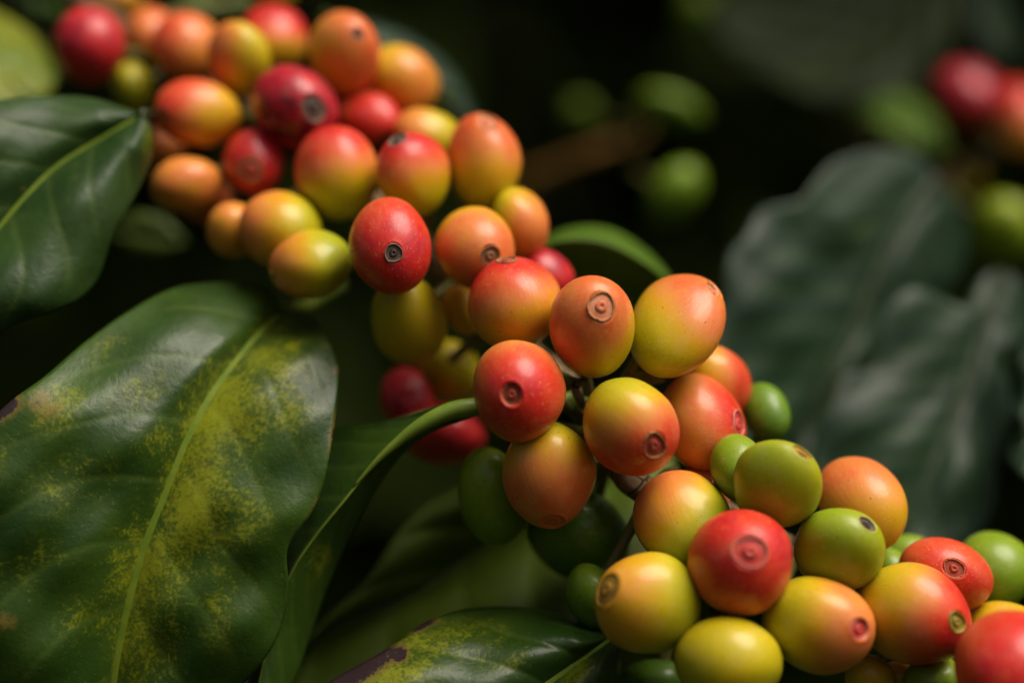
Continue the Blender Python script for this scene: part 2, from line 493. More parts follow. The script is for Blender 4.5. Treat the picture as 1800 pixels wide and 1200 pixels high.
# ------------------------------------------------------------------ leaves
def leaf(parent, mid, left, right, nu=90, nv=26, mat=M_LEAF_MAIN, under=M_UNDER, rib=(10, 4), ribmat=None, bulge=(3, 3),
         veins=9, quilt=0.6, yel=(), nec=(), label=None, thick=0.35, flip=None, wave=(0, 0), seed=0, rib_proud=0.32, veinw=0.09, shift=0.16, undul=0.0):
    m = catmull(mid, nu)
    l = catmull(left, nu)
    r = catmull(right, nu)
    u = np.linspace(0, 1, nu)
    cols = []
    vs = np.r_[np.linspace(-1, 0, nv), np.linspace(0, 1, nv)[1:]]
    P = np.zeros((nu, len(vs), 3))
    VE = np.zeros((nu, len(vs)))
    rg = np.random.default_rng(seed)
    ph = rg.uniform(0, 1, 2)
    endf = np.clip(np.minimum(u, 1 - u) * 8, 0, 1)
    for j, v in enumerate(vs):
        e, b, side = (l, bulge[0], 0) if v < 0 else (r, bulge[1], 1)
        s = abs(v)
        p = m * (1 - s) + e * s
        phase = (u - shift * s - 0.5 * shift * s * s + 0.012 * np.sin(7 * u + 5 * s + side * 2 + seed)) * veins + ph[side]
        fr = phase - np.floor(phase)
        dist = np.minimum(fr, 1 - fr)
        VE[:, j] = np.exp(-(dist / veinw) ** 2) * smooth(1.0, 0.72, s) * endf
        q = (np.cos(2 * math.pi * phase)) * smooth(0, 0.25, s) * smooth(1.0, 0.7, s) * endf
        groove = smooth(0.0, 0.14, s) * np.exp(-(dist / (veinw * 1.2)) ** 2) * smooth(1.0, 0.7, s) * endf
        w_ = wave[side] * smooth(0.45, 1.0, s) * np.sin(2 * math.pi * (u * veins * 0.5 + ph[side])) * endf
        dz = -b * 4 * s * (1 - s) * np.clip(endf, 0.25, 1) + quilt * (0.55 * q + 0.8 * groove) + w_
        p = p.copy()
        und = np.sin(p[:, 0] * 0.019 + p[:, 1] * 0.011 + seed) + 0.7 * np.sin(p[:, 1] * 0.027 - p[:, 0] * 0.016 + 2 * seed) + 0.4 * np.sin(p[:, 0] * 0.045 + p[:, 1] * 0.05)
        p[:, 2] = p[:, 2] + dz + undul * und * smooth(0, 0.3, s)
        P[:, j] = p
    px = P.reshape(-1, 3)
    Vw = np.stack([(px[:, 0] - 900) * S * (D + px[:, 2] * .001) / D, D + px[:, 2] * .001, HC + (600 - px[:, 1]) * S * (D + px[:, 2] * .001) / D], 1)
    nc = len(vs)
    F = [(i * nc + j, i * nc + j + 1, (i + 1) * nc + j + 1, (i + 1) * nc + j) for i in range(nu - 1) for j in range(nc - 1)]
    G = Vw.reshape(nu, nc, 3)
    du = np.gradient(G, axis=0)
    dv = np.gradient(G, axis=1)
    N = np.cross(dv, du)
    N /= np.linalg.norm(N, axis=2)[:, :, None] + 1e-12
    need = (-N[:, :, 1].mean() < 0) if flip is None else flip
    if need:
        N = -N
    # face order giving the normal N
    f0 = np.cross(G[nu // 2, 1] - G[nu // 2, 0], G[nu // 2 + 1, 1] - G[nu // 2, 0])
    if f0.dot(N[nu // 2, 0]) < 0:
        F = [f[::-1] for f in F]
    def mask(bl):
        a = np.zeros(len(px))
        for (cx, cy, rx, ry, rot, am) in bl:
            c, s_ = math.cos(math.radians(rot)), math.sin(math.radians(rot))
            dx, dy = px[:, 0] - cx, px[:, 1] - cy
            x, y = dx * c + dy * s_, -dx * s_ + dy * c
            a = np.maximum(a, am * np.exp(-((x / rx) ** 2 + (y / ry) ** 2)))
        return a
    o = make_obj('leaf', Vw, F, [mat, under, M_EDGE], parent, attrs={'vein': VE.ravel(), 'yel': mask(yel), 'nec': mask(nec)})
    sol = o.modifiers.new('thickness', 'SOLIDIFY')
    sol.thickness = thick * 0.001
    sol.offset = -1
    sol.material_offset = 1
    sol.material_offset_rim = 2
    sol.use_even_offset = False
    if label:
        o['label'] = label
    if rib:
        c = nv - 1
        k0, k1 = 0, nu - 2
        path = G[k0:k1, c]
        nr = N[k0:k1, c]
        kk = S * (D + m[k0:k1, 2] * .001) / D
        rad = np.linspace(rib[0], rib[1], k1 - k0) * kk
        RV, RF = tube_geo(path + nr * (rad * rib_proud * 0.15)[:, None], rad, 10, squash=(nr, rib_proud))
        make_obj('midrib', RV, RF, ribmat or M_MIDRIB, o)
    return o

def petiole(leaf_o, pts, radii, mat=M_PETIOLE, name='petiole'):
    q = catmull(pts, 40)
    path = np.array([W(*p) for p in q])
    rad = np.interp(np.linspace(0, 1, 40), np.linspace(0, 1, len(radii)), radii) * S * (D + q[:, 2] * .001) / D
    V, F = tube_geo(path, rad, 14)
    return make_obj(name, V, F, mat, leaf_o)

# big mottled leaf, left
L1 = leaf(main_branch,
    [(497, 546, 24), (440, 604, 14), (378, 684, 7), (330, 770, 3), (288, 875, 1), (252, 968, 0), (222, 1080, 0), (202, 1190, 1), (190, 1330, 4), (185, 1450, 9)],
    [(497, 546, 24), (474, 508, 27), (430, 497, 26), (380, 496, 24), (305, 506, 19), (228, 545, 12), (150, 600, 5), (80, 660, 0), (15, 708, -3), (-50, 775, -5), (-100, 880, -6), (-120, 1000, -6), (-100, 1150, -4), (0, 1330, 2), (185, 1450, 9)],
    [(497, 546, 24), (540, 552, 21), (572, 588, 14), (594, 640, 8), (591, 720, 4), (579, 800, 1), (566, 858, 0), (545, 905, -1), (515, 945, -1), (504, 975, -1), (507, 1040, 0), (492, 1110, 0), (462, 1162, 1), (425, 1205, 2), (365, 1290, 4), (280, 1390, 7), (185, 1450, 9)],
    nu=170, nv=44, rib=(14, 10), bulge=(5, 3), veins=8, quilt=0.17, wave=(0.5, 0.3), seed=3, veinw=0.05, undul=0.75,
    yel=[(400, 715, 75, 130, 28, 0.80), (345, 865, 75, 120, 16, 0.84), (480, 640, 95, 95, 0, 0.58), (265, 1010, 85, 130, 14, 0.66), (250, 1140, 80, 100, 10, 0.55), (520, 720, 60, 90, 0, 0.40),
         (430, 900, 70, 110, 10, 0.38), (400, 1060, 70, 120, 10, 0.34), (250, 690, 80, 45, -20, 0.36), (275, 770, 60, 45, 0, 0.40), (95, 715, 70, 55, -30, 0.42), (120, 850, 120, 70, -20, 0.33), (60, 985, 120, 70, -20, 0.31), (5, 800, 40, 50, 0, 0.4),
         (510, 610, 22, 15, 0, 0.9), (325, 895, 34, 46, 20, 0.98), (190, 610, 60, 30, -35, 0.34), (150, 1090, 70, 60, 0, 0.38)],
    nec=[(12, 716, 34, 20, -45, 0.80), (70, 705, 36, 22, -40, 0.44), (578, 840, 8, 30, 5, 0.42), (590, 650, 7, 10, 0, 0.55), (586, 765, 9, 50, 5, 0.5), (562, 895, 18, 34, 30, 0.52), (10, 1090, 26, 22, 0, 0.42), (90, 722, 34, 22, -35, 0.36), (500, 1010, 5, 60, 0, 0.22), (400, 1090, 12, 60, 10, 0.25)],
    label='big glossy green leaf at lower left with yellow mottling beside its midrib')
petiole(L1, [(498, 545, 24), (520, 540, 27), (545, 535, 31), (600, 500, 40)], [12, 12, 13, 14])
# upper left leaf
L2 = leaf(main_branch,
    [(250, 200, 24.5), (172, 246, 21.6), (100, 292, 18.7), (45, 345, 15.8), (0, 398, 13.7), (-60, 470, 10.8), (-130, 570, 7.2)],
    [(250, 200, 24.5), (215, 188, 25.9), (160, 172, 25.2), (90, 168, 22.3), (0, 176, 18.0), (-90, 210, 13.0), (-170, 330, 8.6), (-130, 570, 7.2)],
    [(250, 200, 24.5), (269, 232, 23.8), (263, 290, 21.6), (236, 350, 18.7), (204, 402, 15.8), (190, 440, 14.4), (172, 492, 12.2), (140, 526, 10.1), (90, 549, 8.6), (40, 565, 7.9), (0, 590, 7.2), (-60, 620, 6.5), (-130, 570, 7.2)],
    nu=110, nv=34, mat=M_LEAF_DEEP, rib=(11, 7), bulge=(3, 5), veins=6, quilt=0.18, wave=(0.4, 0.8), seed=5, veinw=0.06, undul=0.6,
    yel=[(130, 300, 40, 30, 0, 0.25), (260, 240, 16, 40, 0, 0.6)], nec=[(41, 332, 7, 7, 0, 0.4)],
    label='deep green leaf at the left edge pointing to the upper cherry cluster')
petiole(L2, [(250, 200, 24.5), (256, 204, 34), (266, 206, 46), (290, 200, 62)], [9, 10, 10, 11], M_MIDRIB_DARK)
# folded leaf on the long petiole
L3 = leaf(main_branch,
    [(838, 726, 2), (765, 745, 2), (705, 780, 2), (648, 828, 3), (602, 883, 3), (552, 945, 4), (510, 1010, 4), (478, 1100, 4), (455, 1200, 3), (440, 1290, 2)],
    [(836, 702, 5), (780, 709, 7), (725, 727, 9), (655, 744, 12), (585, 752, 15), (520, 790, 18), (470, 850, 20), (440, 950, 20), (425, 1080, 16), (440, 1290, 2)],
    [(840, 731, 3), (770, 755, 5), (722, 785, 8), (690, 820, 10), (655, 872, 11), (610, 955, 12), (575, 1035, 12), (545, 1120, 11), (512, 1205, 8), (440, 1290, 2)],
    nu=120, nv=22, rib=(3.0, 2.5), ribmat=M_PETIOLE, bulge=(-2, 1), veins=10, quilt=0.1, seed=8, flip=None, mat=M_LEAF_MAIN,
    yel=[(560, 985, 30, 60, 30, 0.3)],
    label='narrow folded leaf on a curved petiole between the mottled leaf and the cherries')
petiole(L3, [(622, 855, 3), (660, 812, 2.4), (695, 780, 2), (735, 750, 1.8), (790, 723, 2), (845, 714, 3), (905, 705, 8), (990, 705, 12), (1030, 715, 10)], [2, 5, 9, 14, 17, 17, 17, 17, 17])
# bottom leaf with the burnt edge
L4 = leaf(main_branch,
    [(1088, 1112, 2), (1040, 1146, 0), (985, 1185, -2), (930, 1225, -4), (850, 1280, -6), (720, 1350, -9), (560, 1400, -12)],
    [(1088, 1112, 3), (1055, 1100, 7), (1015, 1084, 10), (955, 1070, 11), (880, 1065, 9), (805, 1072, 6), (745, 1094, 3), (695, 1130, 0), (640, 1162, -3), (585, 1193, -4), (520, 1240, -6), (480, 1320, -9), (560, 1400, -12)],
    [(1088, 1112, 2), (1092, 1160, 1), (1085, 1215, 0), (1050, 1280, -3), (950, 1350, -6), (780, 1420, -9), (560, 1400, -12)],
    nu=110, nv=34, rib=(17, 10), bulge=(6, 5), veins=7, quilt=0.35, wave=(0.4, 0.3), seed=11, veinw=0.05, undul=0.6,
    yel=[(760, 1130, 95, 36, -20, 0.66), (700, 1185, 80, 30, -10, 0.82), (830, 1120, 70, 50, 0, 0.45), (900, 1160, 80, 40, 0, 0.36), (1020, 1180, 40, 20, -40, 0.5)],
    nec=[(640, 1168, 62, 26, -28, 1.0), (700, 1148, 20, 18, -28, 0.9), (745, 1098, 34, 9, -25, 0.75), (590, 1205, 60, 30, -30, 0.95)],
    label='leaf at the bottom edge with a dark purple brown burnt margin')
petiole(L4, [(1088, 1112, 2), (1110, 1095, 6), (1200, 1010, 12)], [15, 13, 13])
# small arched leaf behind the central cherries
L5 = leaf(main_branch,
    [(940, 440, 34), (985, 424, 34), (1030, 421, 35), (1075, 431, 36), (1122, 455, 38), (1165, 486, 40), (1190, 510, 42)],
    [(940, 428, 46), (985, 404, 48), (1030, 396, 50), (1075, 402, 51), (1122, 428, 52), (1165, 468, 50), (1190, 508, 44)],
    [(930, 470, 48), (960, 520, 54), (1010, 560, 58), (1070, 575, 60), (1120, 560, 60), (1165, 530, 56), (1190, 512, 44)],
    nu=60, nv=16, rib=None, bulge=(0, 2), veins=6, quilt=0.3, seed=13, mat=M_LEAF_FRESH, flip=None,
    label='small arched leaf with a bright green rim behind the central cherries')
# broad leaf low in the middle, out of focus
L6 = leaf(main_branch,
    [(1180, 790, 44), (1060, 830, 42), (960, 880, 40), (870, 945, 38), (790, 1000, 36), (720, 1048, 34), (620, 1090, 32), (520, 1150, 30), (440, 1230, 28)],
    [(1180, 790, 44), (1050, 780, 36), (935, 805, 30), (830, 845, 27), (750, 885, 26), (695, 940, 26), (640, 1020, 26), (560, 1095, 27), (440, 1230, 28)],
    [(1180, 790, 44), (1200, 900, 34), (1160, 1010, 26), (1080, 1100, 22), (980, 1180, 18), (860, 1250, 16), (720, 1310, 18), (560, 1310, 22), (440, 1230, 28)],
    nu=90, nv=26, rib=(7, 5), bulge=(4, 4), veins=6, quilt=0.5, wave=(1, 1), seed=17, mat=M_LEAF_OLIVE, ribmat=M_MIDRIB_DARK,
    label='broad blurred leaf low in the middle behind the burnt leaf')
# yellow green leaf in the top left corner, and the leaves behind the upper cluster
L12 = leaf(main_branch,
    [(-160, 90, 78), (-60, 100, 80), (20, 118, 82), (100, 140, 86)],
    [(-160, 90, 78), (-60, 10, 96), (10, 28, 98), (60, 62, 96), (88, 105, 92), (100, 140, 86)],
    [(-160, 90, 78), (-60, 220, 70), (10, 215, 74), (70, 190, 80), (100, 140, 86)],
    nu=50, nv=16, rib=(6, 4), bulge=(2, 2), veins=5, quilt=0.9, seed=19, mat=M_LEAF_YELLOW,
    label='blurred yellow green leaf in the top left corner')
L13 = leaf(main_branch,
    [(560, 20, 84), (640, 70, 86), (720, 120, 88), (790, 180, 90), (850, 250, 92)],
    [(560, 20, 84), (660, 40, 92), (740, 75, 94), (810, 140, 95), (850, 250, 92)],
    [(560, 20, 84), (600, 110, 92), (690, 190, 96), (780, 240, 96), (850, 250, 92)],
    nu=40, nv=14, rib=(6, 4), bulge=(2, 2), veins=6, quilt=0.6, seed=21, mat=M_LEAF_GREY,
    label='dull blue green leaf half hidden behind the upper cluster on its right')
L14 = leaf(main_branch,
    [(270, -60, 108), (340, -30, 104), (400, 0, 100), (440, 30, 98)],
    [(270, -60, 108), (350, -70, 104), (420, -40, 100), (440, 30, 98)],
    [(270, -60, 108), (310, 10, 104), (370, 36, 100), (440, 30, 98)],
    nu=36, nv=12, rib=(6, 4), bulge=(2, 2), veins=5, quilt=0.6, seed=23, mat=M_LEAF_FRESH,
    label='blurred green leaf at the top edge above the upper cluster')
L15 = leaf(main_branch,
    [(0, -40, 112), (60, -10, 110), (120, 15, 106), (170, 30, 102)],
    [(0, -40, 112), (70, -60, 110), (140, -30, 106), (170, 30, 102)],
    [(0, -40, 112), (30, 20, 110), (95, 40, 106), (170, 30, 102)],
    nu=36, nv=12, rib=(6, 4), bulge=(2, 2), veins=5, quilt=0.6, seed=25, mat=M_LEAF_MAIN,
    label='dark green leaf at the top edge above the leftmost red cherry')
L16 = leaf(main_branch,
    [(330, 425, 84), (290, 418, 84), (240, 410, 84), (190, 408, 84)],
    [(330, 425, 84), (290, 385, 84), (235, 375, 84), (190, 408, 84)],
    [(330, 425, 84), (290, 450, 84), (235, 445, 84), (190, 408, 84)],
    nu=36, nv=12, rib=None, bulge=(1, 1), veins=5, quilt=0.2, seed=27, mat=M_LEAF_OLIVE,
    label='dim green leaf tip in the gap between the two big left leaves and the cherries')

# right background branch and its wavy leaves
RB = branch_curve([(2100, 60, 150), (1900, 150, 165), (1780, 240, 172), (1690, 300, 172), (1640, 330, 168), (1560, 260, 200), (1450, 210, 250)], 70)
right_branch = empty('coffee_branch', RB[0])
tag(right_branch, 'blurred background branch at right bearing wavy grey green leaves', 'branch')
stem_mesh('stem', RB, np.linspace(0.0028, 0.0016, 70), M_BARK, right_branch, 2)
leaf(right_branch,
    [(1650, 315, 108), (1590, 390, 102), (1540, 490, 96), (1495, 590, 91), (1450, 680, 86), (1405, 770, 82), (1350, 880, 78)],
    [(1650, 315, 108), (1610, 272, 107), (1545, 262, 101), (1465, 285, 94), (1425, 330, 89), (1405, 352, 88), (1335, 368, 84), (1308, 415, 79), (1282, 445, 78), (1270, 520, 75), (1235, 600, 72), (1255, 700, 71), (1270, 800, 71), (1350, 880, 78)],
    [(1650, 315, 108), (1690, 370, 114), (1700, 450, 115), (1665, 520, 112), (1610, 560, 108), (1580, 640, 105), (1530, 690, 101), (1500, 770, 95), (1440, 840, 86), (1350, 880, 78)],
    nu=90, nv=26, rib=(14, 8), ribmat=M_MIDRIB_DARK, bulge=(3, 3), veins=11, quilt=0.12, wave=(0.5, 0.5), veinw=0.07, undul=0.9, seed=31, mat=M_LEAF_GREY, under=M_LEAF_GREY,
    yel=[(1500, 400, 60, 40, 0, 0.3)], label='large blurred grey green leaf at right with the wide dark midrib and notched left edge')
leaf(right_branch,
    [(1765, 470, 86), (1725, 590, 81), (1690, 700, 75), (1645, 810, 69), (1600, 910, 65), (1555, 1020, 60)],
    [(1765, 470, 86), (1725, 488, 84), (1690, 540, 81), (1655, 520, 79), (1600, 505, 76), (1552, 552, 72), (1540, 640, 69), (1490, 655, 66), (1465, 705, 63), (1430, 770, 60), (1435, 850, 58), (1470, 950, 56), (1555, 1020, 60)],
    [(1765, 470, 86), (1815, 520, 89), (1800, 600, 86), (1770, 640, 84), (1785, 720, 81), (1755, 800, 75), (1745, 900, 69), (1680, 980, 65), (1555, 1020, 60)],
    nu=90, nv=26, rib=(11, 7), ribmat=M_MIDRIB_DARK, bulge=(2, 2), veins=11, quilt=0.12, wave=(0.5, 0.5), veinw=0.07, undul=0.9, seed=33, mat=M_LEAF_GREY, under=M_LEAF_GREY,
    label='blurred wavy edged leaf in front of the large grey green leaf at right')
leaf(right_branch,
    [(1870, 520, 72), (1850, 640, 68), (1840, 760, 65), (1830, 880, 62)],
    [(1870, 520, 72), (1800, 600, 68), (1775, 690, 65), (1795, 750, 62), (1770, 800, 60), (1830, 880, 62)],
    [(1870, 520, 72), (1930, 640, 72), (1930, 760, 69), (1830, 880, 62)],
    nu=50, nv=16, rib=(9, 5), ribmat=M_MIDRIB_DARK, bulge=(3, 3), veins=8, quilt=0.7, wave=(2, 1), seed=35, mat=M_LEAF_GREY, under=M_LEAF_GREY,
    label='sliver of a pale grey green leaf at the right edge')
leaf(right_branch,
    [(1668, 275, 185), (1620, 230, 188), (1570, 205, 192), (1505, 190, 198)],
    [(1668, 275, 185), (1640, 205, 196), (1580, 165, 202), (1505, 190, 198)],
    [(1668, 275, 185), (1605, 262, 180), (1550, 232, 186), (1505, 190, 198)],
    nu=36, nv=12, rib=(7, 4), bulge=(4, 4), veins=5, quilt=0.6, seed=37, mat=M_LEAF_FRESH,
    label='small bright green leaf beside the dark red background cherry')

# shaded branch high in the background
UB = branch_curve([(1900, -260, 230), (1700, -140, 240), (1560, -40, 250), (1350, -70, 262), (1230, -110, 275)], 60)
upper_branch = empty('coffee_branch', UB[0])
tag(upper_branch, 'dim far branch along the top edge, with one big shaded leaf', 'branch')
stem_mesh('stem', UB, np.linspace(0.0028, 0.0014, 60), M_BARK, upper_branch, 4)
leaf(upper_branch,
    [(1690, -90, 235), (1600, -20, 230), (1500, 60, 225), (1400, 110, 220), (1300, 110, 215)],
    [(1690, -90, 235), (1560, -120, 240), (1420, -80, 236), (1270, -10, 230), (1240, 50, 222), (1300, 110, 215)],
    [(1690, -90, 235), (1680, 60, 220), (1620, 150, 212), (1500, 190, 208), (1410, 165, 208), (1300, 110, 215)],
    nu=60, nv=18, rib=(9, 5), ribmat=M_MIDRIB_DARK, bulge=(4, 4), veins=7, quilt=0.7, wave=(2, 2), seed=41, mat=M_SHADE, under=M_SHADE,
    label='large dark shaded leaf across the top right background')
leaf(upper_branch,
    [(1690, -60, 255), (1730, 0, 250), (1760, 50, 246), (1785, 120, 242)],
    [(1690, -60, 255), (1710, 20, 244), (1740, 80, 238), (1785, 120, 242)],
    [(1690, -60, 255), (1760, -20, 262), (1785, 40, 258), (1785, 120, 242)],
    nu=36, nv=12, rib=(6, 4), ribmat=M_MIDRIB_DARK, bulge=(2, 2), veins=5, quilt=0.6, seed=43, mat=M_LEAF_GREY, under=M_LEAF_GREY,
    label='narrow pale leaf in the top right corner')

# far twig, warm brown
TW = branch_curve([(840, 355, 250), (940, 312, 236), (1030, 272, 228), (1090, 250, 230), (1135, 232, 236)], 50)
far_twig = empty('bare_twig', TW[0])
tag(far_twig, 'blurred warm brown bare twig in the dark background above the central cherries', 'twig')
stem_mesh('stem', TW, np.linspace(0.0030, 0.0010, 50), mat_plain('twig_ochre', (0.22, 0.115, 0.018), (0.15, 0.075, 0.012), 200, 0.8), far_twig, 6)

# ------------------------------------------------------------------ cherries
NSEG = 72
TH = np.r_[np.linspace(0, 0.62, 24), np.linspace(0.62, math.pi, 44)[1:]]

def unit_surface(rho_s, seed, soft=1.0):
    r = np.random.default_rng(seed)
    V = []
    al = np.arange(NSEG) * 2 * math.pi / NSEG
    k = r.uniform(0, 6.28, 6)
    th, aa = np.meshgrid(TH, al, indexing='ij')
    x, y, z = np.sin(th) * np.cos(aa), np.sin(th) * np.sin(aa), np.cos(th)
    lump = 1 + 0.016 * np.sin(2.1 * x + 1.7 * y + k[0]) + 0.014 * np.sin(3.1 * y - 2.3 * z + k[1]) + 0.012 * np.sin(4.1 * z + 2.2 * x + k[2]) \
        + 0.006 * np.sin(th) * np.cos(2 * aa + k[3])
    for _ in range(3):                                       # faint flats where neighbours press
        dv = r.normal(size=3)
        dv[2] *= 0.6
        dv /= np.linalg.norm(dv)
        dot = x * dv[0] + y * dv[1] + z * dv[2]
        lump = lump - r.uniform(0.015, 0.045) * smooth(0.62, 1.0, dot)
    zz = np.sign(z) * np.abs(z) ** 1.06
    rho = np.sin(th)
    dip = np.zeros_like(z)
    if rho_s > 0:
        front = z > 0
        d = smooth(1.35 * rho_s, 0.92 * rho_s, rho) * 0.5 + smooth(1.04 * rho_s, 0.9 * rho_s, rho) * 1.6
        dip = np.where(front, d * 0.045 * min(1.0, rho_s / 0.2) * soft, 0)
        lip = np.where(front, np.exp(-((rho - 1.22 * rho_s) / (0.16 * rho_s)) ** 2) * 0.012, 0)
        dip = dip - lip
    stem = np.where(z < 0, smooth(0.28, 0.0, rho) * 0.05, 0) * (1 if rho_s > 0 else 0)
    P = np.stack([x * lump, y * lump, zz * lump - dip + stem], 2)
    return P, np.stack([x, y, z], 2)

def lathe_faces(nr, ns):
    F = []
    for i in range(nr - 1):
        for k in range(ns):
            k2 = (k + 1) % ns
            F.append((i * ns + k, (i + 1) * ns + k, (i + 1) * ns + k2, i * ns + k2))
    return F

BERRY_F = lathe_faces(len(TH), NSEG)
STEMS = {'main': BR, 'right': RB, 'upper': UB, 'twig': TW}
CH_GROUP = {'upper': 'cherries of the blurred upper left cluster', 'middle': 'cherries of the sharp central cluster',
            'lower': 'cherries of the lower right cluster', 'back': 'blurred cherries in the background'}

def cherry(cx, cy, a, b, rot, nav, z, ripe, label, group, scar=None, blobs=(), stem='main', seed=None):
    """cx, cy, a, b, rot: silhouette ellipse; nav = (dx, dy, facing): where the scar end lies; ripe = (lo, hi, (gx, gy, gz), w)"""
    seed = int(cx * 7 + cy * 13) if seed is None else seed
    c, s = math.cos(math.radians(rot)), math.sin(math.radians(rot))
    R2 = np.array([[c, -s], [s, c]])
    Sg = R2 @ np.diag([a * a, b * b]) @ R2.T
    R = math.sqrt(a * b)
    d = np.array(nav[:2], float)
    # the scar end stands nearer to or farther from the lens than the middle of the fruit
    if scar:
        vz0 = math.sqrt(max(((nav[3] if len(nav) > 3 else 1.1) * R) ** 2 - d @ d, 0)) * nav[2]
        d = d - (np.array([cx - 900, cy - 600]) + d) * vz0 * S / D
    # keep the scar inside the outline
    q = d @ np.linalg.inv(Sg) @ d
    if q > 0.96:
        d = d * math.sqrt(0.96 / q)
    rest = Sg - np.outer(d, d)
    lam, E = np.linalg.eigh(rest)
    lam = np.clip(lam, 1.0, None)
    h2 = max(((nav[3] if len(nav) > 3 else 1.1) * R) ** 2, d @ d * 1.02)
    vz = math.sqrt(h2 - d @ d) * nav[2]
    cols = [(d[0], d[1], vz)]
    for k in (1, 0):
        e = E[:, k] * math.sqrt(lam[k])
        want = math.sqrt(max(R * R - lam[k], 0))
        dotp = e @ d
        if abs(vz) > 0.15 * R:
            ez = -dotp / vz
            ez = float(np.clip(ez, -want * 1.2 - 1, want * 1.2 + 1))
        else:
            ez = want
        cols.append((e[0], e[1], ez))
    # columns: local z (scar), x, y ; screen (x, y down, z to viewer) -> world
    toW = lambda v: np.array([v[0], -v[2], -v[1]])
    vz_, vx_, vy_ = [toW(v) for v in cols]
    A = np.stack([vx_, vy_, vz_], 1)
    if np.linalg.det(A) < 0:
        A[:, 1] *= -1
    k = S * (D + z * 0.001) / D
    C0 = W(cx, cy, z)
    rs = (scar[1] * 0.93 / R) if scar else 0.0
    P, U = unit_surface(rs, seed, 0.5 if scar and scar[0] == 'brown' else 1.0)
    pts = P.reshape(-1, 3) @ A.T
    nh = pts / np.linalg.norm(pts, axis=1)[:, None]
    scr = np.stack([nh[:, 0], -nh[:, 2], -nh[:, 1]], 1)       # right, down, to viewer
    lo, hi, gdir, gw = ripe[:4]
    goff = ripe[4] if len(ripe) > 4 else 0.0
    gdir = np.array(gdir, float)
    gdir /= np.linalg.norm(gdir)
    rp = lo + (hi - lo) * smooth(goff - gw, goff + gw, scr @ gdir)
    for (bx, by, am, br) in blobs:
        bz = math.sqrt(max(0.02, 1 - bx * bx - by * by))
        v = np.array([bx, by, bz])
        v /= np.linalg.norm(v)
        ang = np.arccos(np.clip(scr @ v, -1, 1))
        rp = rp + am * np.exp(-(ang / br) ** 2)
    o = make_obj('coffee_cherry', C0 + pts * k, BERRY_F, M_CHERRY, None, C0, attrs={'ripe': np.clip(rp, 0.02, 0.99), 'unit': U.reshape(-1, 3)})
    tag(o, label, 'coffee cherry', CH_GROUP[group])
    # stalk from the blind end to the branch
    st = STEMS[stem]
    axis = A[:, 2] * k
    if not scar:
        near = st[np.argmin(np.linalg.norm(st - C0, axis=1))] - C0
        near[1] = max(near[1], 0.4 * R * k)
        axis = -near / np.linalg.norm(near) * R * k * 0.92
    base = C0 - axis * 0.93
    j = np.argmin(np.linalg.norm(st - base, axis=1))
    L = np.linalg.norm(st[j] - base)
    end = st[j] if L < 0.03 else base + (st[j] - base) / L * 0.03
    t = np.linspace(0, 1, 9)[:, None]
    ctrl = base - axis * 0.25
    path = (1 - t) ** 2 * (base + axis * 0.06) + 2 * t * (1 - t) * ctrl + t * t * end
    rr = 0.0009 + 0.0005 * np.abs(np.linspace(-1, 1, 9)) ** 2
    V, F = tube_geo(path, rr, 8)
    make_obj('stalk', V, F, M_STALK, o)
    if scar:
        kind = scar[0]
        ns = 40
        al = np.arange(ns) * 2 * math.pi / ns
        rr_ = np.random.default_rng(seed + 1)
        wob = 1 + 0.07 * np.sin(2 * al + rr_.uniform(0, 6)) + 0.045 * np.sin(3 * al + rr_.uniform(0, 6)) + 0.012 * np.sin(7 * al + rr_.uniform(0, 6)) + 0.012 * rr_.normal(size=ns)
        dep = 0.045 * min(1.0, rs / 0.2) * (0.5 if kind == 'brown' else 1.0)
        def surf(rho):
            return math.sqrt(max(0, 1 - min(rho, 0.99) ** 2))
        def lath(prof):
            return np.array([[rho * wob[i] * math.cos(al[i]), rho * wob[i] * math.sin(al[i]), surf(rho) + dz] for rho, dz in prof for i in range(ns)])
        def build(name, prof, mat, par):
            U_ = lath(prof)
            return make_obj(name, C0 + (U_ @ A.T) * k, lathe_faces(len(prof), ns), mat, par)
        dish = [(rs * f, -dep * g) for f, g in ((1.06, 0.9), (1.0, 0.75), (0.93, 0.85), (0.86, 1.15), (0.78, 1.0), (0.70, 1.2), (0.60, 1.05), (0.50, 1.25), (0.3, 1.35), (0.01, 1.4))]
        do = build('scar_disc', dish, SCARS[kind], o)
        rim = [(rs * f, dep * g) for f, g in ((1.10, -0.6), (1.08, 0.0), (1.03, 0.14), (0.985, -0.05), (0.95, -0.9))]
        build('scar_rim', rim, SCARS_RIM.get(kind, M_RIM), do)
        nub = [(rs * f, dep * g) for f, g in ((0.50, -1.3), (0.46, -0.90), (0.36, -0.45), (0.24, -0.36), (0.15, -0.55), (0.08, -0.95), (0.005, -1.1))]
        build('style_nub', nub, SCARS_NUB.get(kind, SCARS[kind]), do)
    return o

UP, DN, LF, RT, FR = (0, -1, 0), (0, 1, 0), (-1, 0, 0), (1, 0, 0), (0, 0, 1)
A_ = cherry
